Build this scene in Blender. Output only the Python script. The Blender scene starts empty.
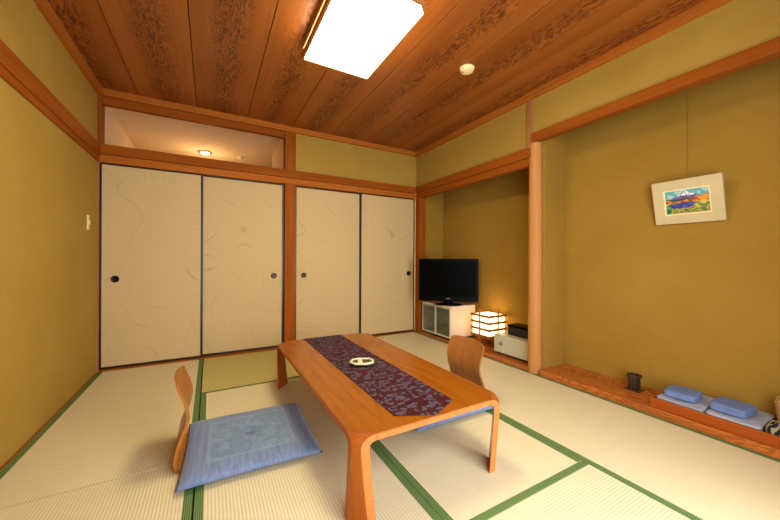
import bpy, bmesh, math, random
from mathutils import Vector, Matrix
random.seed(7)
D = bpy.data
SC = bpy.context.scene
COL = SC.collection
PI = math.pi

# ------------------------------------------------------------------ materials
def srgb(r, g, b):
    f = lambda c: (c/255/12.92) if c/255 <= .04045 else ((c/255+.055)/1.055)**2.4
    return (f(r), f(g), f(b), 1)

class NT:
    """small helper around a material's node tree"""
    def __init__(s, name, rough=.6, metal=0.0, spec=.5):
        s.m = D.materials.new(name); s.m.use_nodes = True
        s.t = s.m.node_tree; s.n = s.t.nodes; s.l = s.t.links
        s.b = s.n['Principled BSDF']
        s.b.inputs['Roughness'].default_value = rough
        s.b.inputs['Metallic'].default_value = metal
        s.b.inputs['Specular IOR Level'].default_value = spec
    def add(s, typ, **kw):
        n = s.n.new(typ)
        for k, v in kw.items():
            if k.startswith('i_'):
                n.inputs[int(k[2:])].default_value = v
            else:
                setattr(n, k, v)
        return n
    def link(s, a, b): s.l.new(a, b)
    def coord(s, scale=(1, 1, 1), loc=(0, 0, 0), rot=(0, 0, 0)):
        tc = s.add('ShaderNodeTexCoord'); mp = s.add('ShaderNodeMapping')
        mp.inputs['Scale'].default_value = scale; mp.inputs['Location'].default_value = loc
        mp.inputs['Rotation'].default_value = rot
        s.link(tc.outputs['Object'], mp.inputs['Vector']); return mp.outputs['Vector']
    def noise(s, vec, scale, detail=4, rough=.55, dist=0):
        n = s.add('ShaderNodeTexNoise'); n.inputs['Scale'].default_value = scale
        n.inputs['Detail'].default_value = detail; n.inputs['Roughness'].default_value = rough
        n.inputs['Distortion'].default_value = dist
        s.link(vec, n.inputs['Vector']); return n.outputs['Fac']
    def ramp(s, fac, stops):
        r = s.add('ShaderNodeValToRGB'); e = r.color_ramp.elements
        while len(e) < len(stops): e.new(.5)
        for k, (p, c) in enumerate(stops):
            e[k].position = p; e[k].color = c if len(c) == 4 else (*c, 1)
        s.link(fac, r.inputs['Fac']); return r.outputs['Color']
    def fr(s, fac, a, b, c=0., d=1.):
        n = s.add('ShaderNodeMapRange'); n.inputs['From Min'].default_value = a; n.inputs['From Max'].default_value = b
        n.inputs['To Min'].default_value = c; n.inputs['To Max'].default_value = d
        s.link(fac, n.inputs['Value']); return n.outputs['Result']
    def math(s, op, a, b=None, c=None):
        n = s.add('ShaderNodeMath', operation=op)
        for k, v in enumerate((a, b, c)):
            if v is None: continue
            if isinstance(v, (int, float)): n.inputs[k].default_value = v
            else: s.link(v, n.inputs[k])
        return n.outputs[0]
    def mix(s, fac, a, b, mode='MIX'):
        n = s.add('ShaderNodeMix', data_type='RGBA', blend_type=mode)
        for sock, v in ((n.inputs[0], fac), (n.inputs[6], a), (n.inputs[7], b)):
            if isinstance(v, (int, float)): sock.default_value = v
            elif isinstance(v, tuple): sock.default_value = v
            else: s.link(v, sock)
        return n.outputs[2]
    def xyz(s, vec):
        n = s.add('ShaderNodeSeparateXYZ'); s.link(vec, n.inputs[0]); return n.outputs
    def base(s, c):
        if isinstance(c, tuple): s.b.inputs['Base Color'].default_value = c
        else: s.link(c, s.b.inputs['Base Color'])
    def bump(s, h, strength=.3, dist=.002):
        n = s.add('ShaderNodeBump'); n.inputs['Strength'].default_value = strength; n.inputs['Distance'].default_value = dist
        s.link(h, n.inputs['Height']); s.link(n.outputs['Normal'], s.b.inputs['Normal'])

def stretch(axis, k=.06):
    v = [1, 1, 1]; v['xyz'.index(axis)] = k; return tuple(v)

def wood(name, light, dark, axis='z', rough=.62, grain=14, contrast=1.0, spec=.08):
    t = NT(name, rough, spec=spec)
    v = t.coord(stretch(axis, .05))
    a = t.noise(v, grain, 4, .6, .6)
    v2 = t.coord(stretch(axis, .012))
    f = t.noise(v2, grain*14, 2, .5)
    c = t.ramp(a, [(.5-.22/contrast, dark), (.5+.2/contrast, light)])
    c2 = t.mix(.38, c, t.ramp(f, [(.35, dark), (.62, light)]))
    t.base(c2); t.bump(f, .12, .001)
    return t.m

def plain(name, c, rough=.6, metal=0., spec=.5, bump=0, bscale=200, var=.0):
    t = NT(name, rough, metal, spec)
    v = t.coord()
    n = t.noise(v, 9, 3)
    dk = tuple(x*(1-var) for x in c[:3])+(1,); lt = tuple(min(1, x*(1+var)) for x in c[:3])+(1,)
    t.base(t.ramp(n, [(.3, dk), (.7, lt)]))
    if bump: t.bump(t.noise(v, bscale, 3), bump, .002)
    return t.m

def emit(name, c, strength):
    m = D.materials.new(name); m.use_nodes = True
    nt = m.node_tree; nt.nodes.clear()
    e = nt.nodes.new('ShaderNodeEmission'); o = nt.nodes.new('ShaderNodeOutputMaterial')
    e.inputs[0].default_value = c; e.inputs[1].default_value = strength
    nt.links.new(e.outputs[0], o.inputs[0]); return m

M = {}
# plaster: fine sand texture, faint trowel clouds
def plaster(name, c, c2):
    t = NT(name, .95, spec=.12); v = t.coord()
    cl = t.noise(v, 2.2, 4, .6); fine = t.noise(v, 160, 3, .6)
    col = t.mix(t.fr(cl, .35, .68), c, c2)
    col = t.mix(t.fr(fine, .3, .75, 0, .16), col, tuple(x*.7 for x in c[:3])+(1,))
    t.base(col); t.bump(fine, .35, .003); return t.m
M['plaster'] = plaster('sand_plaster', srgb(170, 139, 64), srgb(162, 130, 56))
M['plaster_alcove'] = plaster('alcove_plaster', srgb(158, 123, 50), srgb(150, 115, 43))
M['cream_wall'] = plaster('cream_wall', srgb(222, 202, 172), srgb(216, 196, 165))
M['shadow_board'] = plain('groove_board', srgb(46, 22, 8), .9)

WL, WD = srgb(160, 86, 22), srgb(122, 60, 12)
KL, KD = srgb(182, 108, 40), srgb(150, 80, 24)
for ax in 'xyz':
    M['wood_'+ax] = wood('cedar_'+ax, WL, WD, ax)
M['kamoi'] = wood('door_head_wood', KL, KD, 'x')
M['kamoi_y'] = wood('ceiling_trim_wood', KL, KD, 'y')
M['pillar'] = wood('pillar_wood', srgb(194, 138, 80), srgb(172, 114, 62), 'z', .4, 12)
M['hinoki'] = wood('pale_post', srgb(172, 122, 76), srgb(146, 96, 54), 'z', .45)

# ceiling: boards with a crinkled dark figure along each board's middle
def ceiling_mat():
    t = NT('figured_cedar_ceiling', .42, spec=.45)
    v = t.coord(); o = t.xyz(v)
    u = t.math('FRACT', t.math('DIVIDE', t.math('SUBTRACT', o[0], .272), .4375))    # 0..1 across a board
    pid = t.math('FLOOR', t.math('DIVIDE', t.math('SUBTRACT', o[0], .272), .4375))
    cx = t.math('ABSOLUTE', t.math('SUBTRACT', u, .5))
    wob = t.noise(t.coord((1, 1, 1)), 2.6, 2)
    band = t.math('SUBTRACT', cx, t.math('MULTIPLY', t.math('SUBTRACT', wob, .5), .35))
    mask = t.fr(band, .30, .10)
    # crinkled cathedral figure: contour lines of a noise stretched along the board
    cmb = t.add('ShaderNodeCombineXYZ')
    t.link(o[0], cmb.inputs[0]); t.link(t.math('MULTIPLY', o[1], .26), cmb.inputs[1]); t.link(t.math('MULTIPLY', pid, 3.7), cmb.inputs[2])
    nz = t.noise(cmb.outputs[0], 22, 3, .5, .5)
    rings = t.math('FRACT', t.math('MULTIPLY', nz, 8))
    line = t.fr(t.math('ABSOLUTE', t.math('SUBTRACT', rings, .5)), .16, .40)
    # straight grain
    c2 = t.add('ShaderNodeCombineXYZ')
    t.link(o[0], c2.inputs[0]); t.link(t.math('MULTIPLY', o[1], .012), c2.inputs[1]); t.link(t.math('MULTIPLY', pid, 1.3), c2.inputs[2])
    sg = t.noise(c2.outputs[0], 150, 3, .6)
    tone = t.noise(c2.outputs[0], 5, 2)
    basec = t.ramp(tone, [(.3, srgb(138, 74, 22)), (.7, srgb(166, 94, 33))])
    basec = t.mix(t.fr(sg, .42, .7, 0, .45), basec, srgb(94, 46, 16))
    fig = t.math('MULTIPLY', t.math('MULTIPLY', line, mask), .8)
    col = t.mix(fig, basec, srgb(58, 24, 8))
    t.base(col)
    t.bump(t.math('ADD', sg, fig), .15, .002)
    return t.m
M['ceiling'] = ceiling_mat()

# tatami: ribs run along each mat's local y
def tatami_mat(name, light, dark):
    t = NT(name, .55, spec=.3)
    v = t.coord(); o = t.xyz(v)
    wav = t.math('SINE', t.math('MULTIPLY', o[0], 2*PI/.0125))
    rib = t.fr(wav, -1, 1)
    str_ = t.noise(t.coord((.02, 1, 1)), 420, 2, .5)         # rush blades lie across the mat
    st2 = t.noise(t.coord((.06, 1, 1)), 38, 3, .55)
    cl = t.noise(v, 1.8, 3)
    col = t.mix(t.fr(rib, .0, .55), dark, light)
    col = t.mix(t.fr(str_, .35, .7, 0, .35), col, tuple(x*.74 for x in light[:3])+(1,))
    col = t.mix(t.fr(st2, .4, .75, 0, .30), col, tuple(x*y for x, y in zip(light[:3], (.84, .76, .62)))+(1,))
    col = t.mix(t.fr(cl, .3, .7, 0, .22), col, tuple(x*y for x, y in zip(light[:3], (.86, .80, .62)))+(1,))
    t.base(col)
    h = t.math('ADD', t.math('MULTIPLY', rib, 1.0), t.math('MULTIPLY', str_, .4))
    t.bump(h, .4, .0016)
    return t.m
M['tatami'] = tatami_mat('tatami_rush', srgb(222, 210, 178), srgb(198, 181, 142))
M['tatami_olive'] = tatami_mat('tatami_rush_olive', srgb(196, 182, 118), srgb(174, 157, 94))  # darker, more yellow-green rush tone for the crosswise mat by the doors
def heri():
    t = NT('green_border_cloth', .8, spec=.2)
    v = t.coord((1, 1, 1)); o = t.xyz(v)
    a = t.math('SINE', t.math('MULTIPLY', t.math('ADD', o[0], o[1]), 2*PI/.014))
    b = t.math('SINE', t.math('MULTIPLY', t.math('SUBTRACT', o[0], o[1]), 2*PI/.014))
    k = t.math('MULTIPLY', a, b)
    t.base(t.mix(t.fr(k, -.2, .6), srgb(62, 94, 46), srgb(126, 144, 90)))
    t.bump(k, .2, .001); return t.m
M['heri'] = heri()

# fusuma paper with a faint grass-blade print
def fusuma():
    t = NT('fusuma_paper', .85, spec=.15)
    v = t.coord(); o = t.xyz(v)
    w = t.noise(v, 1.2, 1, .3)
    arcs = t.math('FRACT', t.math('MULTIPLY', t.math('ADD', t.math('ADD', o[0], t.math('MULTIPLY', o[2], .8)), t.math('MULTIPLY', w, 2.2)), 4.2))
    ln = t.fr(t.math('ABSOLUTE', t.math('SUBTRACT', arcs, .5)), .035, .0)
    gate = t.fr(t.noise(v, 5, 2), .5, .62)
    arcs2 = t.math('FRACT', t.math('MULTIPLY', t.math('ADD', t.math('SUBTRACT', o[0], t.math('MULTIPLY', o[2], .35)), t.math('MULTIPLY', w, 2.6)), 3.1))
    ln2 = t.fr(t.math('ABSOLUTE', t.math('SUBTRACT', arcs2, .5)), .03, .0)
    gate2 = t.fr(t.noise(t.coord(loc=(3, 1, 7)), 4.2, 2), .52, .62)
    m = t.math('MAXIMUM', t.math('MULTIPLY', ln, gate), t.math('MULTIPLY', ln2, gate2))
    col = t.mix(t.math('MULTIPLY', m, .5), srgb(198, 173, 128), srgb(158, 128, 82))
    col = t.mix(t.fr(t.noise(v, 300, 2), .4, .7, 0, .08), col, srgb(196, 170, 120))
    t.base(col); return t.m
M['paper'] = fusuma()
M['lacquer'] = plain('black_lacquer', srgb(24, 17, 14), .3)
M['pull'] = plain('dark_bronze', srgb(58, 40, 24), .35, .7)
M['pull_black'] = plain('black_bronze', srgb(22, 16, 12), .35, .5)

# table
def table_mat():
    t = NT('honey_bentwood', .24, spec=.3)
    v = t.coord((1, .14, 1)); a = t.noise(v, 5, 3, .5, .4)
    r = t.math('FRACT', t.math('MULTIPLY', a, 11))
    ln = t.fr(t.math('ABSOLUTE', t.math('SUBTRACT', r, .5)), .2, .5)
    f = t.noise(t.coord((1, .02, 1)), 190, 2)
    c = t.mix(t.math('MULTIPLY', ln, .34), srgb(150, 84, 18), srgb(118, 57, 10))
    c = t.mix(t.fr(f, .4, .7, 0, .25), c, srgb(128, 68, 16))
    t.base(c); t.b.inputs['Coat Weight'].default_value = .04; t.b.inputs['Coat Roughness'].default_value = .12
    return t.m
M['table'] = table_mat()
M['table_edge'] = wood('ply_edge', srgb(188, 116, 62), srgb(166, 94, 46), 'y', .3, 30)
M['table_leg'] = wood('honey_leg', srgb(160, 88, 32), srgb(134, 66, 20), 'z', .25, 16)
M['zaisu'] = wood('zaisu_ply', srgb(170, 112, 54), srgb(134, 80, 34), 'z', .3, 20)
M['zaisu_seat'] = wood('zaisu_ply_flat', srgb(188, 116, 50), srgb(158, 88, 34), 'x', .3, 20)

def runner_mat():
    t = NT('maroon_brocade', .75, spec=.2)
    v = t.coord()
    wv = t.add('ShaderNodeVectorMath', operation='ADD'); nz = t.add('ShaderNodeTexNoise'); nz.inputs['Scale'].default_value = 11
    sc = t.add('ShaderNodeVectorMath', operation='SCALE'); sc.inputs['Scale'].default_value = .05
    t.link(v, nz.inputs['Vector']); t.link(nz.outputs['Color'], sc.inputs[0]); t.link(v, wv.inputs[0]); t.link(sc.outputs[0], wv.inputs[1])
    def leaves(scale, rot, a, b, loc):
        mp = t.add('ShaderNodeMapping'); mp.inputs['Scale'].default_value = scale; mp.inputs['Rotation'].default_value = (0, 0, rot); mp.inputs['Location'].default_value = loc
        t.link(wv.outputs[0], mp.inputs['Vector'])
        vo = t.add('ShaderNodeTexVoronoi'); vo.inputs['Scale'].default_value = 1; vo.voronoi_dimensions = '2D'; t.link(mp.outputs[0], vo.inputs['Vector'])
        return t.fr(vo.outputs['Distance'], a, b)
    lf = t.math('MAXIMUM', leaves((17, 32, 1), .7, .29, .23, (0, 0, 0)), leaves((34, 18, 1), .4, .25, .19, (3, 1, 0)))
    vine = t.fr(t.math('ABSOLUTE', t.math('SUBTRACT', t.noise(wv.outputs[0], 15, 1, .4, .6), .5)), .020, .008)
    c = t.mix(t.math('MULTIPLY', lf, .75), srgb(58, 10, 18), srgb(84, 86, 106))
    c = t.mix(t.math('MULTIPLY', vine, .35), c, srgb(110, 36, 40))
    t.base(c); t.bump(t.noise(v, 500, 2), .2, .001); return t.m
M['runner'] = runner_mat()

def cushion_mat():
    t = NT('blue_jacquard', .7, spec=.25)
    v = t.coord(); o = t.xyz(v)
    ax = t.math('ABSOLUTE', o[0]); ay = t.math('ABSOLUTE', o[1])
    mx = t.math('MAXIMUM', ax, ay)
    st = t.fr(t.noise(t.coord((1, .03, 1)), 95, 2), .35, .65)              # stripes in the outer field
    outer = t.mix(t.math('MULTIPLY', st, .5), srgb(96, 112, 152), srgb(128, 144, 176))
    fl = t.fr(t.noise(v, 15, 4, .6, 1.6), .46, .62)                      # woven flowers in the middle
    inner = t.mix(t.math('MULTIPLY', fl, .34), srgb(98, 120, 156), srgb(146, 166, 186))
    c = t.mix(t.fr(mx, .185, .19), inner, outer)
    ring = t.fr(t.math('ABSOLUTE', t.math('SUBTRACT', mx, .188)), .008, .004)
    c = t.mix(t.math('MULTIPLY', ring, .25), c, srgb(156, 176, 196))
    t.base(c); t.b.inputs['Sheen Weight'].default_value = .2
    t.bump(t.noise(v, 420, 2), .3, .001); return t.m
M['cushion'] = cushion_mat()
M['thread'] = plain('blue_thread', srgb(90, 106, 146), .8)

M['tv'] = plain('gloss_black', srgb(2, 2, 2), .35, spec=.06)
M['tv_screen'] = plain('tv_screen', srgb(1, 1, 1), .4, spec=.03)
M['silver'] = plain('silver_mark', srgb(150, 150, 150), .4, .6)
M['white_metal'] = plain('cream_enamel', srgb(188, 184, 158), .4, var=.02)
M['door_metal'] = plain('grey_cream_metal', srgb(190, 188, 168), .4, var=.02)
M['white_lam'] = plain('white_laminate', srgb(216, 198, 178), .5, var=.02)
def glass():
    t = NT('cabinet_glass', .08, spec=.5)
    t.base(srgb(96, 102, 84)); t.b.inputs['Transmission Weight'].default_value = 0
    t.b.inputs['Alpha'].default_value = .42
    return t.m
M['glass'] = glass()
M['dark'] = plain('dark_plastic', srgb(24, 20, 18), .5)
M['ivory'] = plain('ivory_plastic', srgb(232, 214, 160), .45, var=.02)
M['lampwood'] = wood('lamp_rim_wood', srgb(176, 116, 66), srgb(146, 90, 48), 'y', .45)
M['lattice'] = wood('lantern_lattice', srgb(170, 104, 52), srgb(140, 80, 36), 'z', .5)
M['diffuser'] = emit('lamp_diffuser', (1, .88, .52, 1), 38)
M['lantern_paper'] = emit('lantern_paper', (1, .62, .25, 1), 9)
M['downlight'] = emit('downlight_lens', (1, .72, .40, 1), 34)

def board_mat():
    t = NT('toko_board_wood', .25, spec=.5)
    v = t.coord((1, .22, 1)); a = t.noise(v, 7, 4, .6, 1.2)
    r = t.math('FRACT', t.math('MULTIPLY', a, 12))
    ln = t.fr(t.math('ABSOLUTE', t.math('SUBTRACT', r, .5)), .12, .45)
    c = t.mix(t.math('MULTIPLY', ln, .6), srgb(186, 104, 42), srgb(112, 52, 16))
    c = t.mix(t.fr(t.noise(v, 3, 2), .5, .65, 0, .5), c, srgb(120, 58, 20))
    t.base(c); return t.m
M['board'] = board_mat()
M['tray'] = wood('tray_wood', srgb(164, 82, 28), srgb(136, 60, 18), 'y', .4, 14)
M['yukata'] = plain('grey_blue_cotton', srgb(160, 164, 180), .9, bump=.3, bscale=120, var=.05)
M['towel'] = plain('blue_towel', srgb(100, 120, 168), .95, bump=.6, bscale=260, var=.06)
def striped():
    t = NT('striped_cotton', .9, spec=.15)
    o = t.xyz(t.coord()); w = t.noise(t.coord(), 14, 2)
    k = t.math('SINE', t.math('MULTIPLY', t.math('ADD', t.math('ADD', o[1], t.math('MULTIPLY', o[0], .5)), t.math('MULTIPLY', w, .05)), 2*PI/.028))
    t.base(t.mix(t.fr(k, -.1, .25), srgb(34, 32, 34), srgb(150, 138, 112))); return t.m
M['striped'] = striped()
M['wicker'] = plain('wicker', srgb(196, 158, 98), .7, bump=.5, bscale=90, var=.15)
M['cup'] = plain('dark_brown_ware', srgb(62, 44, 34), .35, var=.25)
M['cream_glaze'] = plain('cream_glaze', srgb(214, 206, 168), .25, var=.06)
M['dark_glaze'] = plain('dark_glaze', srgb(52, 46, 22), .25, var=.2)
M['frame_pic'] = plain('linen_mat', srgb(196, 178, 136), .8, bump=.4, bscale=220, var=.05)
M['frame_in'] = plain('cream_fillet', srgb(238, 220, 168), .6)
M['wire'] = plain('wire', srgb(120, 102, 58), .7)
M['window_frame'] = wood('window_wood', srgb(176, 120, 70), srgb(150, 96, 52), 'x', .5)

# ------------------------------------------------------------------ mesh helpers
def box(bm, x0, x1, y0, y1, z0, z1, bev=0.0):
    b = bmesh.new()
    bmesh.ops.create_cube(b, size=1)
    for v in b.verts:
        v.co = Vector(((x0+x1)/2+v.co.x*(x1-x0), (y0+y1)/2+v.co.y*(y1-y0), (z0+z1)/2+v.co.z*(z1-z0)))
    if bev:
        bmesh.ops.bevel(b, geom=b.edges[:], offset=bev, segments=2, profile=.6, affect='EDGES', clamp_overlap=True)
    merge(bm, b)

def merge(bm, b):
    me = D.meshes.new('tmp'); b.to_mesh(me); b.free(); bm.from_mesh(me); D.meshes.remove(me)

def tube(bm, pts, r, seg=10, closed_ends=True):
    pts = [Vector(p) for p in pts]; rs = r if isinstance(r, (list, tuple)) else [r]*len(pts)
    rings = []
    for i, p in enumerate(pts):
        d = (pts[min(i+1, len(pts)-1)]-pts[max(i-1, 0)]).normalized()
        a = Vector((0, 0, 1)) if abs(d.z) < .9 else Vector((1, 0, 0))
        u = d.cross(a).normalized(); w = d.cross(u)
        rings.append([bm.verts.new(p+(u*math.cos(2*PI*k/seg)+w*math.sin(2*PI*k/seg))*rs[i]) for k in range(seg)])
    for a, b in zip(rings, rings[1:]):
        for k in range(seg):
            bm.faces.new((a[k], a[(k+1) % seg], b[(k+1) % seg], b[k]))
    if closed_ends:
        bm.faces.new(rings[0]); bm.faces.new(rings[-1][::-1])

def lathe(bm, prof, c=(0, 0, 0), seg=28):
    """prof: (radius, z) from bottom to top; radius 0 closes"""
    rings = []
    for r, z in prof:
        if r < 1e-6: rings.append([bm.verts.new((c[0], c[1], c[2]+z))])
        else: rings.append([bm.verts.new((c[0]+r*math.cos(2*PI*k/seg), c[1]+r*math.sin(2*PI*k/seg), c[2]+z)) for k in range(seg)])
    for a, b in zip(rings, rings[1:]):
        for k in range(seg):
            k2 = (k+1) % seg
            if len(a) == 1 and len(b) == 1: continue
            if len(a) == 1: bm.faces.new((a[0], b[k2], b[k]))
            elif len(b) == 1: bm.faces.new((a[k], a[k2], b[0]))
            else: bm.faces.new((a[k], a[k2], b[k2], b[k]))

def prism(bm, poly, z0, z1, bev=0.0):
    b = bmesh.new()
    lo = [b.verts.new((x, y, z0)) for x, y in poly]; hi = [b.verts.new((x, y, z1)) for x, y in poly]
    b.faces.new(lo[::-1]); b.faces.new(hi); n = len(poly)
    for k in range(n): b.faces.new((lo[k], lo[(k+1) % n], hi[(k+1) % n], hi[k]))
    if bev: bmesh.ops.bevel(b, geom=b.edges[:], offset=bev, segments=2, affect='EDGES', clamp_overlap=True)
    merge(bm, b)

def obj(name, bm, mat, parent=None, smooth=False, loc=None):
    bmesh.ops.recalc_face_normals(bm, faces=bm.faces[:])
    me = D.meshes.new(name); bm.to_mesh(me); bm.free()
    for m in (mat if isinstance(mat, list) else [mat]): me.materials.append(m)
    if smooth:
        for p in me.polygons: p.use_smooth = True
    o = D.objects.new(name, me); COL.objects.link(o)
    if parent: o.parent = parent
    if loc: o.location = loc
    return o

def thing(name, label, cat, loc=(0, 0, 0), rz=0, group=None):
    o = D.objects.new(name, None); COL.objects.link(o); o.empty_display_size = .05
    o.location = loc; o.rotation_euler = (0, 0, rz)
    tag(o, label, cat, group); return o
def tag(o, label, cat, group=None):
    o['label'] = label; o['category'] = cat
    if group: o['group'] = group
    return o
def struct(name, bm, mat, parent=None, smooth=False):
    o = obj(name, bm, mat, parent, smooth)
    if not parent: o['kind'] = 'structure'
    return o
def boxes(*bs, bev=0.0):
    bm = bmesh.new()
    for b in bs: box(bm, *b, bev=bev)
    return bm
def smooth_by_angle(o, deg=35):
    for p in o.data.polygons: p.use_smooth = True
    o.data.set_sharp_from_angle(angle=math.radians(deg))

# ------------------------------------------------------------------ dimensions
W, H = 3.2125, 2.382          # room width, ceiling boards
YF = -3.72                    # window wall behind the camera
XT, XA = 3.566, 3.625         # back of the tokonoma, back of the television alcove
ZN0, ZN1 = 1.832, 1.914       # long rail (nageshi)
ZK = 1.766                    # underside of the track rail below it
TB = .045                     # top of the tokonoma board

# ------------------------------------------------------------------ shell
struct('floor', boxes((-.1, 3.75, YF-.1, 2.3, -.15, -.055)), M['shadow_board'])
bm = bmesh.new()
edges = [-.1655+.4375*k for k in range(0, 10)]
for a, b in zip(edges, edges[1:]):
    box(bm, max(a, -.05)+.0025, min(b, 3.7)-.0025, YF-.05, .05, H, H+.02, bev=.0015)
ceil = struct('ceiling', bm, M['ceiling'])
struct('ceiling_backing', boxes((-.15, 3.75, YF-.12, .02, H+.0205, H+.05)), M['shadow_board'])

bm = boxes((-.12, 0, YF, 0, -.05, H+.04))
struct('wall_left', bm, M['plaster'])
# back wall: plaster over the right pair of doors, solid closet back, hall behind the opening
bm = boxes((1.63, W, 0, .05, ZN1-.02, H+.02), (W+.001, W+.1, -.04, .2, ZK, H+.02))
struct('wall_back', bm, M['plaster'])
struct('wall_closet', boxes((0, W+.1, .16, .2, -.05, 1.78)), M['cream_wall'])
# right wall: plaster bands above the alcove and above the tokonoma
bm = boxes((W, W+.05, -1.715, 0, ZN1-.02, H+.02), (W, W+.05, YF, -1.755, 2.0, H+.02))
struct('wall_right', bm, M['plaster'])
# alcove and tokonoma shells
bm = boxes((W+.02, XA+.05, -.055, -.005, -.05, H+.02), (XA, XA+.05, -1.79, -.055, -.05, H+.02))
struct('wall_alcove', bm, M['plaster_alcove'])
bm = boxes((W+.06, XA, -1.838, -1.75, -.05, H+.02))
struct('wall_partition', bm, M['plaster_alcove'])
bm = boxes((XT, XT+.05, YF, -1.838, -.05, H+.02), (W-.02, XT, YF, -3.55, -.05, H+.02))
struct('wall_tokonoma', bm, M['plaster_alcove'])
# window wall behind the camera, with a wide opening
wx0, wx1, wz0, wz1 = .90, 2.60, .05, 1.95
bm = boxes((-.1, wx0, YF-.1, YF, -.05, H+.02), (wx1, W+.02, YF-.1, YF, -.05, H+.02), (wx0, wx1, YF-.1, YF, wz1, H+.02), (wx0, wx1, YF-.1, YF, -.05, wz0))
struct('wall_front', bm, M['plaster'])
bm = boxes((wx0, wx1, YF-.08, YF+.02, wz0, wz0+.04), (wx0, wx1, YF-.08, YF+.02, wz1-.04, wz1), (wx0, wx0+.04, YF-.08, YF+.02, wz0, wz1), (wx1-.04, wx1, YF-.08, YF+.02, wz0, wz1),
           ((wx0+wx1)/2-.025, (wx0+wx1)/2+.025, YF-.07, YF-.02, wz0, wz1))
struct('window_1', bm, M['window_frame'])

# hall seen through the opening over the left doors
HZ = 2.37
bm = boxes((-.06, -.012, .03, 2.2, 1.78, HZ), (1.552, 1.60, .05, 1.04, 1.78, HZ), (-.06, 2.6, 2.2, 2.25, 1.78, HZ), (2.6, 2.65, 1.0, 2.25, 1.78, HZ), (1.56, 2.6, 1.0, 1.04, 1.78, HZ))
struct('wall_hall', bm, M['cream_wall'])
struct('ceiling_hall', boxes((-.06, 2.65, .03, 2.25, HZ, HZ+.05)), M['cream_wall'])
struct('hall_bounce_plate', boxes((-.06, 2.65, .2, 2.25, 1.70, 1.78)), M['cream_wall'])  # unseen plate added high up instead of the real floor; bounces light to the ceiling

# ------------------------------------------------------------------ timber
n = [0]
def trim(bs, mat, bev=.003):
    n[0] += 1
    return struct('trim_%d' % n[0], boxes(*bs, bev=bev), mat)
# ceiling mouldings
trim([(0, .035, YF, 0, 2.318, H)], M['kamoi_y'])
trim([(0, W, -.03, .03, 2.325, H)], M['kamoi'])
trim([(W-.03, W+.03, YF, 0, 2.322, H)], M['kamoi_y'])
# left wall rail, two stepped pieces
trim([(-.01, .020, YF, 0, ZN0-.02, ZN1)], M['wood_y'])
trim([(-.01, .012, YF, 0, ZK, ZN0-.021)], M['wood_y'])
# back wall rail and door head
trim([(.0205, W-.0285, -.03, .03, ZN0, ZN1)], M['wood_x'])
trim([(.0, W-.005, -.012, .12, ZK, ZN0-.001)], M['kamoi'])
# posts on the back wall
trim([(-.01, .012, -.03, .0, 0, ZK-.001)], M['hinoki'])
trim([(1.519, 1.634, -.016, .10, 0, ZK-.001)], M['wood_z'])
trim([(1.522, 1.632, -.014, .10, ZN1+.001, 2.324)], M['wood_z'])
trim([(0, .022, -.012, .10, ZN1+.001, 2.324)], M['wood_z'])
trim([(.023, 1.521, .0, .06, 2.262, 2.324)], M['wood_x'])
trim([(W-.012, W+.08, -.108, .0, 0, ZK-.001)], M['wood_z'])
# alcove rails
trim([(W-.028, W+.02, -1.757, -.0285, ZN0, ZN1)], M['wood_y'])
trim([(W-.012, W+.06, -1.735, -.0285, ZK, ZN0-.001)], M['wood_y'])
# tokonoma lintel and the post above the alcove pillar
trim([(W-.018, W+.05, YF, -1.764, 1.957, 2.03)], M['wood_y'])
trim([(W-.010, W+.04, -1.763, -1.713, ZN1+.001, 2.321)], M['hinoki'])
# rounded alcove pillar
bm = bmesh.new()
lathe(bm, [(0, 0), (.0545, 0), (.0555, .01), (.0535, 1.0), (.052, 1.95), (0, 1.955)], (W+.034, -1.769, .0), 40)
pil = struct('trim_pillar', bm, M['pillar'], smooth=True); smooth_by_angle(pil, 50)
# sills: door track, wall strips
trim([(0, W, -.012, .12, -.05, .012)], M['wood_x'], .002)
trim([(0, .012, YF, -.013, -.05, .004)], M['wood_y'], .001)
# boards of the two niches
bm = boxes((W-.004, XA, -1.75, -.056, -.05, .03), bev=.004)
struct('floor_alcove', bm, M['board'])
bm = boxes((W-.004, XT, -3.55, -1.838, -.05, TB), bev=.006)
struct('floor_tokonoma', bm, M['board'])

# ------------------------------------------------------------------ sliding doors
def fusuma_door(k, x0, x1, y, px, pull_mat, z0=.012, z1=ZK):
    bm = boxes((x0+.018, x1-.018, y, y+.018, z0+.018, z1-.012))
    d = struct('door_%d' % k, bm, M['paper'])
    f = boxes((x0, x0+.02, y-.004, y+.022, z0, z1), (x1-.02, x1, y-.004, y+.022, z0, z1),
              (x0+.02, x1-.02, y-.004, y+.022, z0, z0+.02), (x0+.02, x1-.02, y-.004, y+.022, z1-.014, z1), bev=.002)
    obj('door_frame', f, M['lacquer'], d)
    b = bmesh.new()
    lathe(b, [(.0, .0005), (.016, .0008), (.020, .001), (.024, .004), (.029, .005), (.030, .0), (.030, -.01)], (0, 0, 0), 28)
    for v in b.verts: v.co = Vector((px+v.co.x, y-v.co.z-.002, .778+v.co.y))
    p = obj('finger_pull', b, pull_mat, d); smooth_by_angle(p)
    return d
fusuma_door(1, .004, .765, .012, .112, M['pull_black'])
fusuma_door(2, .745, 1.519, .042, 1.418, M['pull'])
fusuma_door(3, 1.634, 2.43, .042, 1.735, M['pull'])
fusuma_door(4, 2.405, 3.2005, .012, 3.105, M['pull_black'])

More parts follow.
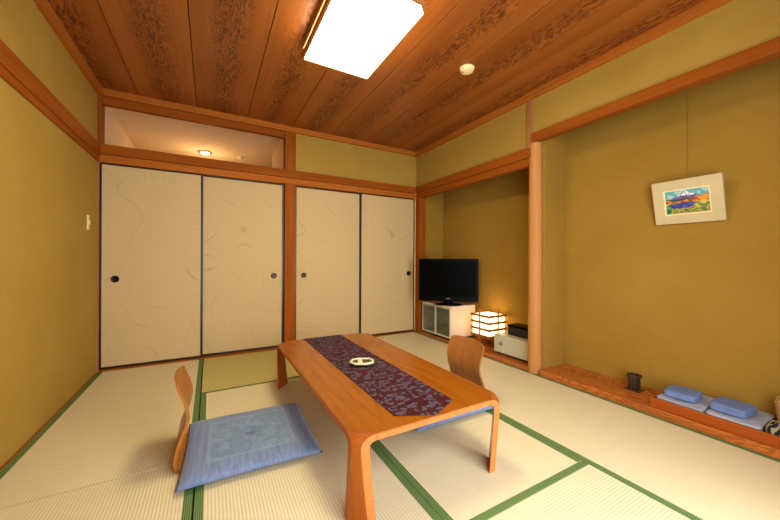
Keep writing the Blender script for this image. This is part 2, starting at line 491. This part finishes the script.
# ------------------------------------------------------------------ tatami
MATS = [  # centre x, centre y, width across, length, turned, borders (-/+ local x), label, olive tone
    (.3895, -.885, .755, 1.745, 0, (1, 1), 'tatami mat along the left wall reaching the sliding doors', 0),
    (.3895, -2.645, .755, 1.765, 0, (1, 1), 'tatami mat along the left wall on the near side of the seam', 0),
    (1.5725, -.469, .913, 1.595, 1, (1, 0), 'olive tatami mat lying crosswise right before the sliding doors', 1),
    (1.172, -1.795, .795, 1.734, 0, (1, 1), 'tatami mat under the left floor chair', 0),
    (1.9715, -1.795, .797, 1.734, 0, (1, 1), 'tatami mat under the right half of the low table', 0),
    (1.5725, -3.096, .860, 1.595, 1, (0, 1), 'nearest tatami mat, lying crosswise before the low table', 0),
    (2.7915, -.8855, .831, 1.749, 0, (1, 1), 'tatami mat before the television alcove', 0),
    (2.7915, -2.6435, .831, 1.766, 0, (1, 1), 'tatami mat along the tokonoma board with the tray', 0),
]
HB = .031
for cx, cy, w, ln, turned, brd, lab, is_olive in MATS:
    t = thing('tatami_mat', lab, 'tatami mat', (cx, cy, -.05), PI/2 if turned else 0, 'tatami mats covering the floor')
    x0 = -w/2; x1 = w/2
    obj('mat_core', boxes((x0, x1, -ln/2, ln/2, 0, .05), bev=.0006), M['tatami_olive' if is_olive else 'tatami'], t)
    hb = .024 if turned and is_olive else HB
    for s, e in ((-1, brd[0]), (1, brd[1])):
        if not e: continue
        xa, xb = (x0-.0006, x0+hb) if s < 0 else (x1-hb, x1+.0006)
        obj('cloth_border', boxes((xa, xb, -ln/2+.001, ln/2-.001, .03, .0512), bev=.0005), M['heri'], t)

# ------------------------------------------------------------------ low table
TX, TY, TZ = 1.630, -1.770, .325
ax, ay, c, th = .370, .750, .085, .0245
tb = thing('low_table', 'low honey-coloured bentwood table with a maroon runner', 'table', (TX, TY, .0018))
poly = [(-ax+c, -ay), (ax-c, -ay), (ax, -ay+c), (ax, ay-c), (ax-c, ay), (-ax+c, ay), (-ax, ay-c), (-ax, -ay+c)]
def tabletop():
    bm = bmesh.new(); prism(bm, poly, TZ-th, TZ, .0025)
    return bm
top = obj('tabletop', tabletop(), [M['table'], M['table_edge']], tb)
for p in top.data.polygons:
    if abs(p.normal.z) < .5: p.material_index = 1
def leg(sx, sy):
    """bent strip: leaves the top at the chamfer, turns down and flares to the foot; its ends lie in the planes of the table edges"""
    bm = bmesh.new(); r = .042; N = 10; out = []
    for k in range(N+1):
        a = PI/2*k/N; out.append((r*math.sin(a), TZ-r+r*math.cos(a), a))
    for k in range(1, 13):
        q = k/12; out.append((r-.021*q*q**.2, (TZ-r)*(1-q), PI/2))
    f = 6; vo = []; vi = []
    def row(o, z):
        e = c-math.sqrt(2)*o
        return [bm.verts.new((sx*(ax-e*(1-j/f)), sy*(ay-e*(j/f)), z)) for j in range(f+1)]
    for o, z, a in out:
        vo.append(row(o, z)); vi.append(row(o-th*math.sin(a), max(0, z-th*math.cos(a))))
    tot = len(out)-1
    for i in range(tot):
        for j in range(f):
            bm.faces.new((vo[i][j], vo[i][j+1], vo[i+1][j+1], vo[i+1][j])); bm.faces.new((vi[i][j], vi[i+1][j], vi[i+1][j+1], vi[i][j+1]))
        for j in (0, f):
            fc = bm.faces.new((vo[i][j], vo[i+1][j], vi[i+1][j], vi[i][j])); fc.material_index = 1
    for e in (0, tot):
        for j in range(f):
            bm.faces.new((vo[e][j], vo[e][j+1], vi[e][j+1], vi[e][j]))
    o = obj('leg', bm, [M['table_leg'], M['table_edge']], tb); smooth_by_angle(o, 40)
    bv = o.modifiers.new('b', 'BEVEL'); bv.width = .002; bv.segments = 2; bv.angle_limit = math.radians(50)
for sx in (-1, 1):
    for sy in (-1, 1): leg(sx, sy)

# runner: lies on the top, pointed near end, far end tips over the edge
bm = bmesh.new()
hw = .151; rx = -.013
ys = [ay+.004, ay+.004, ay+.003, ay-.01, .4, .0, -.4, -.55, -.668]
zs = [TZ-.03, TZ-.008, TZ+.001, TZ+.0026] + [TZ+.0026]*5
NX = 12
rows = []
for y, z in zip(ys, zs):
    rows.append([bm.verts.new((rx-hw+2*hw*j/NX, y, z)) for j in range(NX+1)])
rows.append([bm.verts.new((rx-hw+2*hw*j/NX, -.668-.076*(1-abs(2*j/NX-1)), TZ+.0026)) for j in range(NX+1)])
for a, b in zip(rows, rows[1:]):
    for j in range(NX):
        vs = [a[j], a[j+1], b[j+1], b[j]]
        bm.faces.new(vs)
bmesh.ops.remove_doubles(bm, verts=bm.verts[:], dist=1e-5)
run = obj('table_runner', bm, M['runner'], loc=(TX, TY, .0018))
sd = run.modifiers.new('s', 'SOLIDIFY'); sd.thickness = .002; sd.offset = 0
tag(run, 'dark maroon brocade runner along the middle of the low table', 'table runner')

# glazed dish
t = thing('ashtray', 'small cream and dark glazed dish on the maroon runner', 'ashtray', (1.608, -1.812, TZ+.006), -.35); t.scale = (1.2, 1.2, 1.1)
def octa(r, k=.6):
    return [(r*x, r*y) for x, y in ((1.0, .22), (.72, .66), (-.25, .80), (-.78, .52), (-1.02, -.12), (-.62, -.62), (.35, -.78), (.95, -.45))]
def loft(bm, loops):
    rings = [[bm.verts.new((x, y, z)) for x, y in pl] for pl, z in loops]
    for a, b in zip(rings, rings[1:]):
        m = len(a)
        for k in range(m): bm.faces.new((a[k], a[(k+1) % m], b[(k+1) % m], b[k]))
    bm.faces.new(rings[0]); bm.faces.new(rings[-1])
bm = bmesh.new(); loft(bm, [(octa(.040), 0), (octa(.058), .012), (octa(.061), .02), (octa(.058), .0235), (octa(.053), .0235), (octa(.047), .009)])
obj('dish', bm, M['cream_glaze'], t)
bm = bmesh.new(); loft(bm, [(octa(.046), -.0005), (octa(.0625), .010), (octa(.0635), .014), (octa(.061), .0115)])
obj('dish_foot', bm, M['dark_glaze'], t)
bm = bmesh.new(); loft(bm, [(octa(.046), .0095), (octa(.050), .0175), (octa(.044), .0185)])
obj('dark_hollow', bm, M['dark_glaze'], t)
bm = boxes((-.020, .004, -.030, .034, .012, .0225), bev=.005)
obj('rest_bridge', bm, M['cream_glaze'], t)

# ------------------------------------------------------------------ floor chairs
def make_zaisu(label):
    """local: sitter faces +x, back rises near x = -.3"""
    t = thing('floor_chair', label, 'floor chair', group='legless bentwood floor chairs')
    prof = [(.26, .008), (.10, .008), (-.10, .008), (-.25, .008), (-.288, .009), (-.306, .020), (-.312, .045), (-.306, .09), (-.290, .14), (-.270, .19),
            (-.262, .235), (-.264, .27), (-.274, .305), (-.288, .34), (-.300, .375), (-.304, .39)]
    hw =   [.16, .17, .175, .174, .173, .172, .171, .168, .163, .160, .161, .165, .168, .168, .163, .140]
    P = [Vector((x, 0, z)) for x, z in prof]
    def strip(i0, i1):
        bm = bmesh.new(); f = 10; vo = []; vi = []
        for i in range(i0, i1+1):
            d = (P[min(i+1, len(P)-1)]-P[max(i-1, 0)]).normalized(); nrm = Vector((-d.z, 0, d.x))
            ro = []; ri = []
            for j in range(f+1):
                u = 2*j/f-1
                curve = Vector((-.016*(1-u*u), 0, 0)) if i >= 8 else Vector((0, 0, 0))     # hollow across the back
                crown = Vector((0, 0, .010*(1-u*u))) if i >= 14 else Vector((0, 0, 0))
                q = P[i]+Vector((0, u*hw[i], 0))+curve*min(1, max(0, (i-7)/4))+crown
                ro.append(bm.verts.new(q+nrm*.006)); ri.append(bm.verts.new(q-nrm*.006))
            vo.append(ro); vi.append(ri)
        for i in range(len(vo)-1):
            for j in range(f):
                bm.faces.new((vo[i][j], vo[i][j+1], vo[i+1][j+1], vo[i+1][j])); bm.faces.new((vi[i][j], vi[i+1][j], vi[i+1][j+1], vi[i][j+1]))
            for j in (0, f): bm.faces.new((vo[i][j], vo[i+1][j], vi[i+1][j], vi[i][j]))
        for e in (0, len(vo)-1):
            for j in range(f): bm.faces.new((vo[e][j], vo[e][j+1], vi[e][j+1], vi[e][j]))
        return bm
    o = obj('seat', strip(0, 4), M['zaisu_seat'], t); smooth_by_angle(o, 50)
    o = obj('backrest', strip(4, len(P)-1), M['zaisu'], t); smooth_by_angle(o, 50)
    return t
def make_cushion(label):
    """square floor cushion, flat below, pinched rim and corners, tied in the middle"""
    t = thing('floor_cushion', label, 'cushion', group='blue floor cushions')
    bm = bmesh.new(); N = 40; h = .298
    topv = []; botv = []
    for i in range(N+1):
        ra = []; rb = []
        for j in range(N+1):
            u, v = 2*i/N-1, 2*j/N-1
            pull = 1-.022*(1-abs(u)**2)*(abs(v)**6)                      # sides bow in slightly, corners stick out
            pull2 = 1-.022*(1-abs(v)**2)*(abs(u)**6)
            x, y = u*h*pull2, v*h*pull
            e = max(0, (1-abs(u)**6)*(1-abs(v)**6))**.5
            dim = .010*math.exp(-((x*x+y*y)/.0012))+.006*math.exp(-(x*x/.0002+(y-.05)**2/.004))
            wr = .0015*math.sin(9*u+4*v)*e
            z = .010+.030*e-dim+wr
            ra.append(bm.verts.new((x, y, z)))
            rb.append(ra[-1] if i in (0, N) or j in (0, N) else bm.verts.new((x, y, max(.0, .010-.010*e))))
        topv.append(ra); botv.append(rb)
    for i in range(N):
        for j in range(N):
            bm.faces.new((topv[i][j], topv[i+1][j], topv[i+1][j+1], topv[i][j+1]))
            try: bm.faces.new((botv[i][j], botv[i][j+1], botv[i+1][j+1], botv[i+1][j]))
            except ValueError: pass
    obj('cover', bm, M['cushion'], t, smooth=True)
    b = bmesh.new()
    for a in (0, PI/2): tube(b, [(-.022*math.cos(a), -.022*math.sin(a), .0335), (0, 0, .0305), (.022*math.cos(a), .022*math.sin(a), .0335)], .002, 6)
    obj('centre_tuft', b, M['thread'], t)
    return t
def dup(root):
    r = root.copy(); COL.objects.link(r)
    for ch in list(root.children):
        k = ch.copy(); COL.objects.link(k); k.parent = r
    return r
ch1 = make_zaisu('bentwood floor chair on the left, seen edge-on behind its blue cushion')
ch1.location = (1.003, -1.685, .0012)
ch2 = dup(ch1); ch2['label'] = 'bentwood floor chair behind the far long side of the low table'
ch2.location = (2.112, -1.835, .0012); ch2.rotation_euler = (0, 0, PI)
cu1 = make_cushion('blue cushion in full view on the left floor chair')
cu1.location = (1.013, -1.735, .0162); cu1.rotation_euler = (0, 0, math.radians(-2))
cu2 = dup(cu1); cu2['label'] = 'blue cushion mostly hidden beyond the low table, its edge showing under the top'
cu2.location = (2.10, -1.82, .0162); cu2.rotation_euler = (0, 0, math.radians(180))

# ------------------------------------------------------------------ television corner
AZ = .0305
x0, x1, y0, y1, sz0, sz1 = 3.193, 3.575, -.725, -.178, .062, .425
st = thing('television_stand', 'white television stand with two glass doors in the alcove', 'television stand', (0, 0, AZ))
dz = -AZ
obj('carcass', boxes((x0+.012, x1, y0, y0+.018, sz0+dz, sz1+dz), (x0+.012, x1, y1-.018, y1, sz0+dz, sz1+dz), (x0, x1, y0-.002, y1+.002, sz1-.02+dz, sz1+dz),
                     (x0+.012, x1, y0+.018, y1-.018, sz0+dz, sz0+.02+dz), (x1-.012, x1, y0+.018, y1-.018, sz0+.02+dz, sz1-.02+dz), bev=.002), M['white_lam'], st)
obj('shelf', boxes((x0+.05, x1-.012, y0+.018, y1-.018, .245+dz, .257+dz), bev=.001), M['white_lam'], st)
obj('plinth', boxes((x0+.02, x1-.02, y0+.015, y1-.015, .0, sz0+dz), bev=.002), M['dark'], st)
ym = (y0+y1)/2
for a, b in ((y0+.004, ym-.002), (ym+.002, y1-.004)):
    d = obj('door', boxes((x0, x0+.012, a, a+.012, sz0+dz, sz1-.022+dz), (x0, x0+.012, b-.012, b, sz0+dz, sz1-.022+dz), (x0, x0+.012, a+.012, b-.012, sz0+dz, sz0+.018+dz), (x0, x0+.012, a+.012, b-.012, sz1-.036+dz, sz1-.022+dz), bev=.0015), M['door_metal'], st)
    obj('glass_pane', boxes((x0+.004, x0+.008, a+.011, b-.011, sz0+.017+dz, sz1-.035+dz)), M['glass'], d)
    kn = bmesh.new(); ky = a+.012 if a > ym-.01 else b-.012
    tube(kn, [(x0-.012, ky, sz1-.07+dz), (x0+.002, ky, sz1-.07+dz)], .006, 12); obj('knob', kn, M['silver'], d)

ta = math.atan2(-.516, .571)
tv = thing('television', 'black flat screen television angled on the white stand', 'television', (3.278, -.585, sz1+.0005), ta)
# local: x along the screen, -y towards the viewer
w2 = .347; b0 = .045; b1 = .545
obj('cabinet', boxes((-w2, w2, -.02, .035, b0, b1), (-w2+.05, w2-.05, .035, .06, b0+.06, b1-.06), bev=.006), M['tv'], tv)
obj('screen', boxes((-w2+.026, w2-.026, -.0215, -.0195, b0+.058, b1-.026)), M['tv_screen'], tv)
bm = boxes((-.06, .06, -.004, .026, .012, b0+.01), bev=.004)
obj('neck', bm, M['tv'], tv)
bm = bmesh.new(); lathe(bm, [(0, 0), (1, 0), (1, .008), (.92, .014), (0, .017)], (0, 0, 0), 36)
for v in bm.verts: v.co.x *= .16; v.co.y *= .088
o = obj('base', bm, M['tv'], tv); smooth_by_angle(o)
obj('maker_mark', boxes((-.022, .022, -.0212, -.0198, b0+.026, b0+.033)), M['silver'], tv)
obj('power_lamp', boxes((.030, .036, -.0212, -.0198, b0+.012, b0+.016)), M['silver'], tv)

# paper floor lantern
lx, ly, s2 = 3.470, -1.035, .128
la = thing('paper_lantern', 'glowing square paper floor lantern with wooden slats', 'lantern', (lx, ly, AZ))
z0, z1 = .115, .335
obj('paper_shade', boxes((-s2+.012, s2-.012, -s2+.012, s2-.012, z0, z1)), M['lantern_paper'], la)
for dx, dy in ((-1, 0), (1, 0), (0, -1), (0, 1)):
    px, py = dx*(s2+.004), dy*(s2+.004)
    pb = bmesh.new(); box(pb, px-.007, px+.007, py-.007, py+.007, 0, z1+.035, bev=.002)
    obj('post', pb, M['lattice'], la)
for k in range(4):
    zz = z0+.004+k*(z1-z0-.008)/3
    e = s2+.012
    rb = boxes((-s2+.0, -s2+.011, -e, e, zz-.012, zz+.012), (s2-.011, s2, -e, e, zz-.012, zz+.012), (-e, e, -s2, -s2+.011, zz-.0122, zz+.0122), (-e, e, s2-.011, s2, zz-.0122, zz+.0122))
    obj('slat_ring', rb, M['lattice'], la)
bm = boxes((-s2+.004, s2-.004, -s2+.004, s2-.004, z0-.016, z0-.001), bev=.002)
obj('base_board', bm, M['lattice'], la)

# safe with black case on it
sf = thing('safe', 'cream enamel safe box with a round dial beside the pillar', 'safe', (3.30, -1.480, AZ))
obj('body', boxes((.006, .24, -.215, .206, .024, .192), bev=.004), M['white_metal'], sf)
obj('door', boxes((-.004, .0055, -.215, .206, .024, .192), bev=.002), M['white_metal'], sf)
bm = bmesh.new(); lathe(bm, [(0, 0), (.020, 0), (.019, .006), (.012, .008), (.011, .018), (0, .019)], (0, 0, 0), 24)
for v in bm.verts: v.co = Vector((-.004-v.co.z, .118+v.co.x, .112+v.co.y))
o = obj('dial', bm, M['silver'], sf); smooth_by_angle(o)
for fx, fy in ((.03, -.19), (.03, .18), (.21, -.19), (.21, .18)):
    b = bmesh.new(); tube(b, [(fx, fy, 0), (fx, fy, .025)], .014, 14); obj('foot', b, M['dark'], sf)
bc = thing('black_case', 'black lidded case lying on the cream safe', 'case', (3.46, -1.505, AZ+.1925))
obj('case_body', boxes((-.075, .065, -.16, .14, 0, .078), bev=.005), M['dark'], bc)
obj('case_lid', boxes((-.079, .069, -.164, .144, .0785, .100), bev=.006), M['tv'], bc)

# ------------------------------------------------------------------ tokonoma contents
Z = TB+.0006
cp = thing('dark_cup', 'small dark brown wooden pot on a dark square base on the tokonoma board', 'pot', (3.435, -2.422, Z))
bm = boxes((-.047, .047, -.047, .047, 0, .006), bev=.002); obj('base', bm, M['cup'], cp)
bm = bmesh.new(); lathe(bm, [(0, .0065), (.034, .0065), (.036, .012), (.037, .091), (.045, .094), (.046, .104), (.043, .106), (.033, .105), (.030, .03), (0, .028)], seg=32)
o = obj('pot_body', bm, M['cup'], cp); smooth_by_angle(o)
bm = bmesh.new()
for k in range(3):
    a = math.radians(200+k*24); box(bm, .0355*math.cos(a)-.004, .0355*math.cos(a)+.004, .0355*math.sin(a)-.004, .0355*math.sin(a)+.004, .012, .088, bev=.001)
obj('stave', bm, M['dark'], cp)

tr = thing('wooden_tray', 'long orange wooden tray on the tokonoma board holding folded cloths', 'tray', (0, 0, Z))
ty0, ty1, tx0, tx1, tz = -3.42, -2.598, 3.226, 3.553, .057
obj('tray_bottom', boxes((tx0+.012, tx1-.012, ty0+.012, ty1-.012, 0, .01)), M['tray'], tr)
for nm, b in (('tray_front', (tx0, tx0+.012, ty0, ty1, 0, tz)), ('tray_back', (tx1-.012, tx1, ty0, ty1, 0, tz)),
              ('tray_end', (tx0+.012, tx1-.012, ty1-.012, ty1, 0, tz)), ('tray_end', (tx0+.012, tx1-.012, ty0, ty0+.012, 0, tz))):
    obj(nm, boxes(b, bev=.002), M['tray'], tr)

def soft(bm, sx, sy, sz, ex=4, seed=0, amp=.004, N=18):
    """soft folded block, rounded edges and slight dents; base at z = 0"""
    b = bmesh.new(); bmesh.ops.create_cube(b, size=2)
    bmesh.ops.subdivide_edges(b, edges=b.edges[:], cuts=N, use_grid_fill=True)
    rnd = random.Random(seed); ph = [rnd.uniform(0, 6) for _ in range(6)]
    for v in b.verts:
        x, y, z = v.co
        m = (abs(x)**ex+abs(y)**ex+abs(z)**ex)**(1/ex)
        x, y, z = x/m, y/m, z/m
        d = 1+amp/sz*(math.sin(5*x+ph[0])*math.sin(4*y+ph[1])+.5*math.sin(11*x+7*y+ph[2]))*(z > -.2)
        v.co = Vector((x*sx*(1+.02*math.sin(4*z+ph[3])), y*sy*(1+.02*math.sin(3*x+ph[4])), max(0, (z*d+1)*sz)))
    merge(bm, b)
def folded(label, cat, name, loc, dims, layers, mat, seed, rz=0, group=None, ex=8):
    t = thing(name, label, cat, loc, rz, group)
    h = dims[2]*2/layers
    for k in range(layers):
        bm = bmesh.new(); soft(bm, dims[0]*(1-.012*k), dims[1]*(1-.01*k), h/2*1.02, ex, seed+k, .0018)
        for v in bm.verts: v.co.z += k*h
        obj('fold', bm, mat, t, smooth=True)
    return t
zy = Z+.0106
folded('grey-blue folded robe in the tray under the left blue towel', 'folded robe', 'folded_robe', (3.3885, -2.726, zy), (.1465, .110, .027), 3, M['yukata'], 3, 0, 'folded robes in the tray', 12)
folded('grey-blue folded robe in the tray under the right blue towel', 'folded robe', 'folded_robe', (3.3885, -2.950, zy), (.1465, .106, .027), 3, M['yukata'], 8, 0, 'folded robes in the tray', 12)
zt = zy+.0553
folded('blue rolled towel on the left robe, nearer the dark pot', 'towel', 'folded_towel', (3.375, -2.708, zt), (.085, .077, .021), 1, M['towel'], 21, math.radians(4), 'blue towels on the robes', 7)
folded('blue rolled towel on the right robe, nearer the striped bundle', 'towel', 'folded_towel', (3.375, -2.925, zt), (.085, .077, .023), 1, M['towel'], 31, math.radians(-4), 'blue towels on the robes', 7)
for q, (cx, cy, r1, lab) in enumerate(((3.305, -3.112, .066, 'black and cream striped cloth bundle beside the folded robes in the tray'),)):
    bm = bmesh.new(); soft(bm, .062, .050, .042, 3, 50+q, .008)
    o = obj('striped_bundle', bm, M['striped'], smooth=True, loc=(cx, cy, zy)); tag(o, lab, 'cloth bundle')
# basket at the picture edge
bk = thing('wicker_basket', 'pale wicker basket lined in black at the right end of the tray', 'basket', (3.455, -3.150, zy))
bm = bmesh.new(); lathe(bm, [(0, 0), (.062, 0), (.066, .01), (.078, .10), (.084, .168), (.082, .174), (.077, .17), (.07, .10), (.058, .012), (0, .012)], seg=36)
o = obj('basket_wall', bm, M['wicker'], bk); smooth_by_angle(o)
bm = bmesh.new()
for k in range(8):
    z = .018+.019*k; r = .0665+.0165*z/.15
    tube(bm, [((r+.002)*math.cos(a*PI/18), (r+.002)*math.sin(a*PI/18), z+.002*math.sin(a*PI/2)) for a in range(37)], .003, 6)
obj('weave', bm, M['wicker'], bk)
bm = bmesh.new(); soft(bm, .072, .072, .03, 2.5, 77, .006, 10)
for v in bm.verts: v.co.z += .115
obj('black_lining', bm, M['lacquer'], bk, smooth=True)

# picture: top leans out from the wall, hung on a wire
pw, ph, lean = .349, .287, math.asin(.078/.287)
pc = thing('framed_picture', 'small mountain landscape in a wide cream mount on the tokonoma wall', 'picture', (XT-.004, -2.679, 1.207))
pc.rotation_euler = (0, -lean, 0)
# local: x towards the wall (+), y along the wall, z up
obj('mount_frame', boxes((-.018, 0, -pw/2, pw/2, 0, .058), (-.018, 0, -pw/2, pw/2, ph-.062, ph), (-.018, 0, -pw/2, -pw/2+.058, .058, ph-.062), (-.018, 0, pw/2-.058, pw/2, .058, ph-.062), bev=.002), M['frame_pic'], pc)
iw0, iw1, iz0, iz1 = -pw/2+.058, pw/2-.058, .058, ph-.062
f_ = .007
obj('fillet', boxes((-.015, -.004, iw0, iw1, iz0, iz0+f_), (-.015, -.004, iw0, iw1, iz1-f_, iz1), (-.015, -.004, iw0, iw0+f_, iz0+f_, iz1-f_), (-.015, -.004, iw1-f_, iw1, iz0+f_, iz1-f_)), M['frame_in'], pc)
def painting():
    NXp, NZp = 84, 56
    bm = bmesh.new(); vs = [[bm.verts.new((-.008, iw1-(iw1-iw0)*i/NXp, iz0+(iz1-iz0)*j/NZp)) for j in range(NZp+1)] for i in range(NXp+1)]
    lay = bm.loops.layers.float_color.new('paint')
    rnd = random.Random(5)
    def nz(x, y, s, o=0): return math.sin(x*s*3.1+o)*math.sin(y*s*4.3+o*1.7)+.5*math.sin(x*s*7.3+y*s*5.1+o*2.3)
    for i in range(NXp):
        for j in range(NZp):
            u, v = (i+.5)/NXp, (j+.5)/NZp
            k = nz(u, v, 5, 1)
            sky = (92, 168, 176) if nz(u, v, 4, 3) < .25 else (168, 196, 190)
            c = sky
            ridge = .62+.26*max(0, 1-abs(u-.50)/.36)+.02*math.sin(u*40)
            if u > .7: ridge = max(ridge, .66+.05*math.sin(u*20))
            if v < ridge:
                c = (86, 72, 130) if nz(u, v, 9, 2) < .1 else (120, 104, 150)
                if v > .74 and nz(u*2, v*.5, 7, 4) > -.45: c = (232, 230, 232)
            if v < .62+.03*math.sin(u*17): c = (54, 64, 96) if k < .2 else (60, 88, 60)
            if v < .57+.04*math.sin(u*11+1): c = (204, 118, 40) if k > -.2 else (120, 70, 34)
            if u > .68 and v < .72-.25*(1-u)+.03*math.sin(u*30): c = (226, 146, 48) if k > -.3 else (180, 84, 40)
            if v < .45+.03*math.sin(u*9): c = (92, 130, 62) if k > 0 else (200, 178, 70)
            if abs(v-.36-.10*(u-.4)) < .10 and .08 < u < .66+.04*math.sin(v*50): c = (52, 58, 136) if k < .4 else (84, 88, 160)
            if v < .24+.03*math.sin(u*13): c = (110, 140, 60) if k > .2 else ((206, 150, 60) if k > -.3 else (70, 110, 80))
            if u < .14 and v < .35: c = (72, 150, 90) if k > 0 else (30, 90, 60)
            g = rnd.uniform(.88, 1.1)
            col = srgb(*[min(255, x*g) for x in c])
            f = bm.faces.new((vs[i][j], vs[i+1][j], vs[i+1][j+1], vs[i][j+1]))
            for lp in f.loops: lp[lay] = col
    t = NT('oil_paint', .45)
    at = t.add('ShaderNodeAttribute', attribute_name='paint'); t.base(at.outputs['Color'])
    t.bump(t.noise(t.coord(), 300, 2), .4, .001)
    return obj('painting', bm, t.m, pc)
painting()
obj('backing', boxes((-.0068, -.001, iw0, iw1, iz0, iz1)), M['frame_in'], pc)
bm = bmesh.new(); tube(bm, [(XT-.006, -2.667, 2.31), (XT-.006, -2.667, 1.44)], .0009, 6)
o = obj('hanging_wire', bm, M['wire']); tag(o, 'thin hanging wire running up the tokonoma wall above the picture', 'wire')

# ------------------------------------------------------------------ ceiling and wall fittings
LX0, LX1, LY0, LY1, LZ = 1.338, 1.815, -2.205, -1.442, 2.252
lp = thing('ceiling_light', 'large lit rectangular ceiling lamp with a wooden rim', 'ceiling lamp', ((LX0+LX1)/2, (LY0+LY1)/2, LZ))
hx, hy, hc = (LX1-LX0)/2, (LY1-LY0)/2, .05
def oct_(i):
    return [(-hx+i, hy-i), (-hx+i, -hy+hc+i*.4), (-hx+hc+i*.4, -hy+i), (hx-hc-i*.4, -hy+i), (hx-i, -hy+hc+i*.4), (hx-i, hy-i)]
def ring(bm, i0, i1, z0, z1):
    A, B = oct_(i0), oct_(i1); m = len(A)
    v = [[bm.verts.new((*p, z)) for p in pl] for pl, z in ((A, z0), (A, z1), (B, z1), (B, z0))]
    for q in range(4):
        a, b = v[q], v[(q+1) % 4]
        for k in range(m): bm.faces.new((a[k], a[(k+1) % m], b[(k+1) % m], b[k]))
bm = bmesh.new(); ring(bm, 0, .013, 0, .040); obj('wood_rim', bm, M['lampwood'], lp)
bm = bmesh.new(); prism(bm, oct_(.0135), .004, .072); obj('diffuser', bm, M['diffuser'], lp)
bm = bmesh.new(); prism(bm, oct_(.008), .0725, H-LZ-.001); obj('mounting_plate', bm, M['lampwood'], lp)

bm = bmesh.new(); lathe(bm, [(0, -.032), (.022, -.031), (.040, -.024), (.046, -.012), (.047, -.006), (.050, -.005), (.050, -.001), (0, -.001)], (0, 0, 0), 32)
sd_ = thing('smoke_detector', 'small round ivory smoke detector on the board ceiling', 'smoke detector', (2.486, -1.745, H)); sd_.scale = (1.1, 1.1, 1.1)
o = obj('housing', bm, M['ivory'], sd_); smooth_by_angle(o)
bm = bmesh.new(); tube(bm, [(-.030, .012, -.030), (-.030, .012, -.026)], .005, 10); obj('indicator', bm, M['cup'], sd_)

sw = thing('light_switch', 'ivory light switch plate on the left wall', 'light switch', (.0, -.255, 1.175))
obj('plate', boxes((.0005, .008, -.020, .020, 0, .112), bev=.002), M['ivory'], sw)
obj('rocker', boxes((.0085, .016, -.012, .012, .040, .072), bev=.002), M['ivory'], sw)

dl = thing('downlight', 'lit round downlight in the hall ceiling above the left doors', 'downlight', (.76, 1.34, HZ))
bm = bmesh.new(); lathe(bm, [(.055, -.012), (.075, -.014), (.085, -.006), (.085, -.0005), (.055, -.0005), (.055, -.012)], seg=32); obj('trim_ring', bm, M['lampwood'], dl, smooth=True)
bm = bmesh.new(); lathe(bm, [(0, -.030), (.03, -.028), (.052, -.014), (.052, -.001), (0, -.001)], seg=32); obj('lens', bm, M['downlight'], dl, smooth=True)
d2 = thing('sprinkler_ring', 'small unlit round fitting beside the downlight in the hall ceiling', 'ceiling fitting', (1.18, 1.33, HZ))
bm = bmesh.new(); lathe(bm, [(0, -.04), (.018, -.038), (.022, -.012), (.045, -.008), (.048, -.0005), (0, -.0005)], seg=24); obj('fitting_body', bm, M['ivory'], d2, smooth=True)

# ------------------------------------------------------------------ light, world, camera
w = D.worlds.new('World'); SC.world = w; w.use_nodes = True
bg = w.node_tree.nodes['Background']; bg.inputs[0].default_value = (.97, .99, 1.0, 1); bg.inputs[1].default_value = 11.5
for nm, loc, en in (('hall_downlight', (.76, 1.34, HZ-.28), 8),):
    q = D.lights.new(nm, 'POINT'); q.energy = en; q.color = (1, .64, .30); q.shadow_soft_size = .03
    qo = D.objects.new(nm, q); COL.objects.link(qo); qo.location = loc
pl = D.lights.new('window_portal', 'AREA'); pl.shape = 'RECTANGLE'; pl.size = wx1-wx0; pl.size_y = wz1-wz0; pl.cycles.is_portal = True
po = D.objects.new('window_portal', pl); COL.objects.link(po); po.location = ((wx0+wx1)/2, YF-.05, (wz0+wz1)/2); po.rotation_euler = (PI/2, 0, 0)

f, yaw, pitch, roll = 319.548, .5127, .0006, .0042
fw = Vector((math.sin(yaw)*math.cos(pitch), math.cos(yaw)*math.cos(pitch), math.sin(pitch)))
r0 = Vector((math.cos(yaw), -math.sin(yaw), 0)); u0 = r0.cross(fw)
r_ = r0*math.cos(roll)+u0*math.sin(roll); u_ = u0*math.cos(roll)-r0*math.sin(roll)
cam = D.cameras.new('camera'); cam.sensor_width = 36; cam.lens = f/780*36; cam.clip_start = .02
co = D.objects.new('camera', cam); COL.objects.link(co)
m4 = Matrix((r_, u_, -fw)).transposed().to_4x4(); m4.translation = Vector((.8242, -3.5406, .9499)); co.matrix_world = m4
SC.camera = co

vs = SC.view_settings
SC.display_settings.display_device = 'sRGB'
vs.view_transform = 'Standard'; vs.look = 'None'; vs.exposure = -0.24; vs.gamma = 1.0; vs.use_curve_mapping = False
SC.cycles.use_denoising = True
SC.cycles.max_bounces = 8; SC.cycles.diffuse_bounces = 5
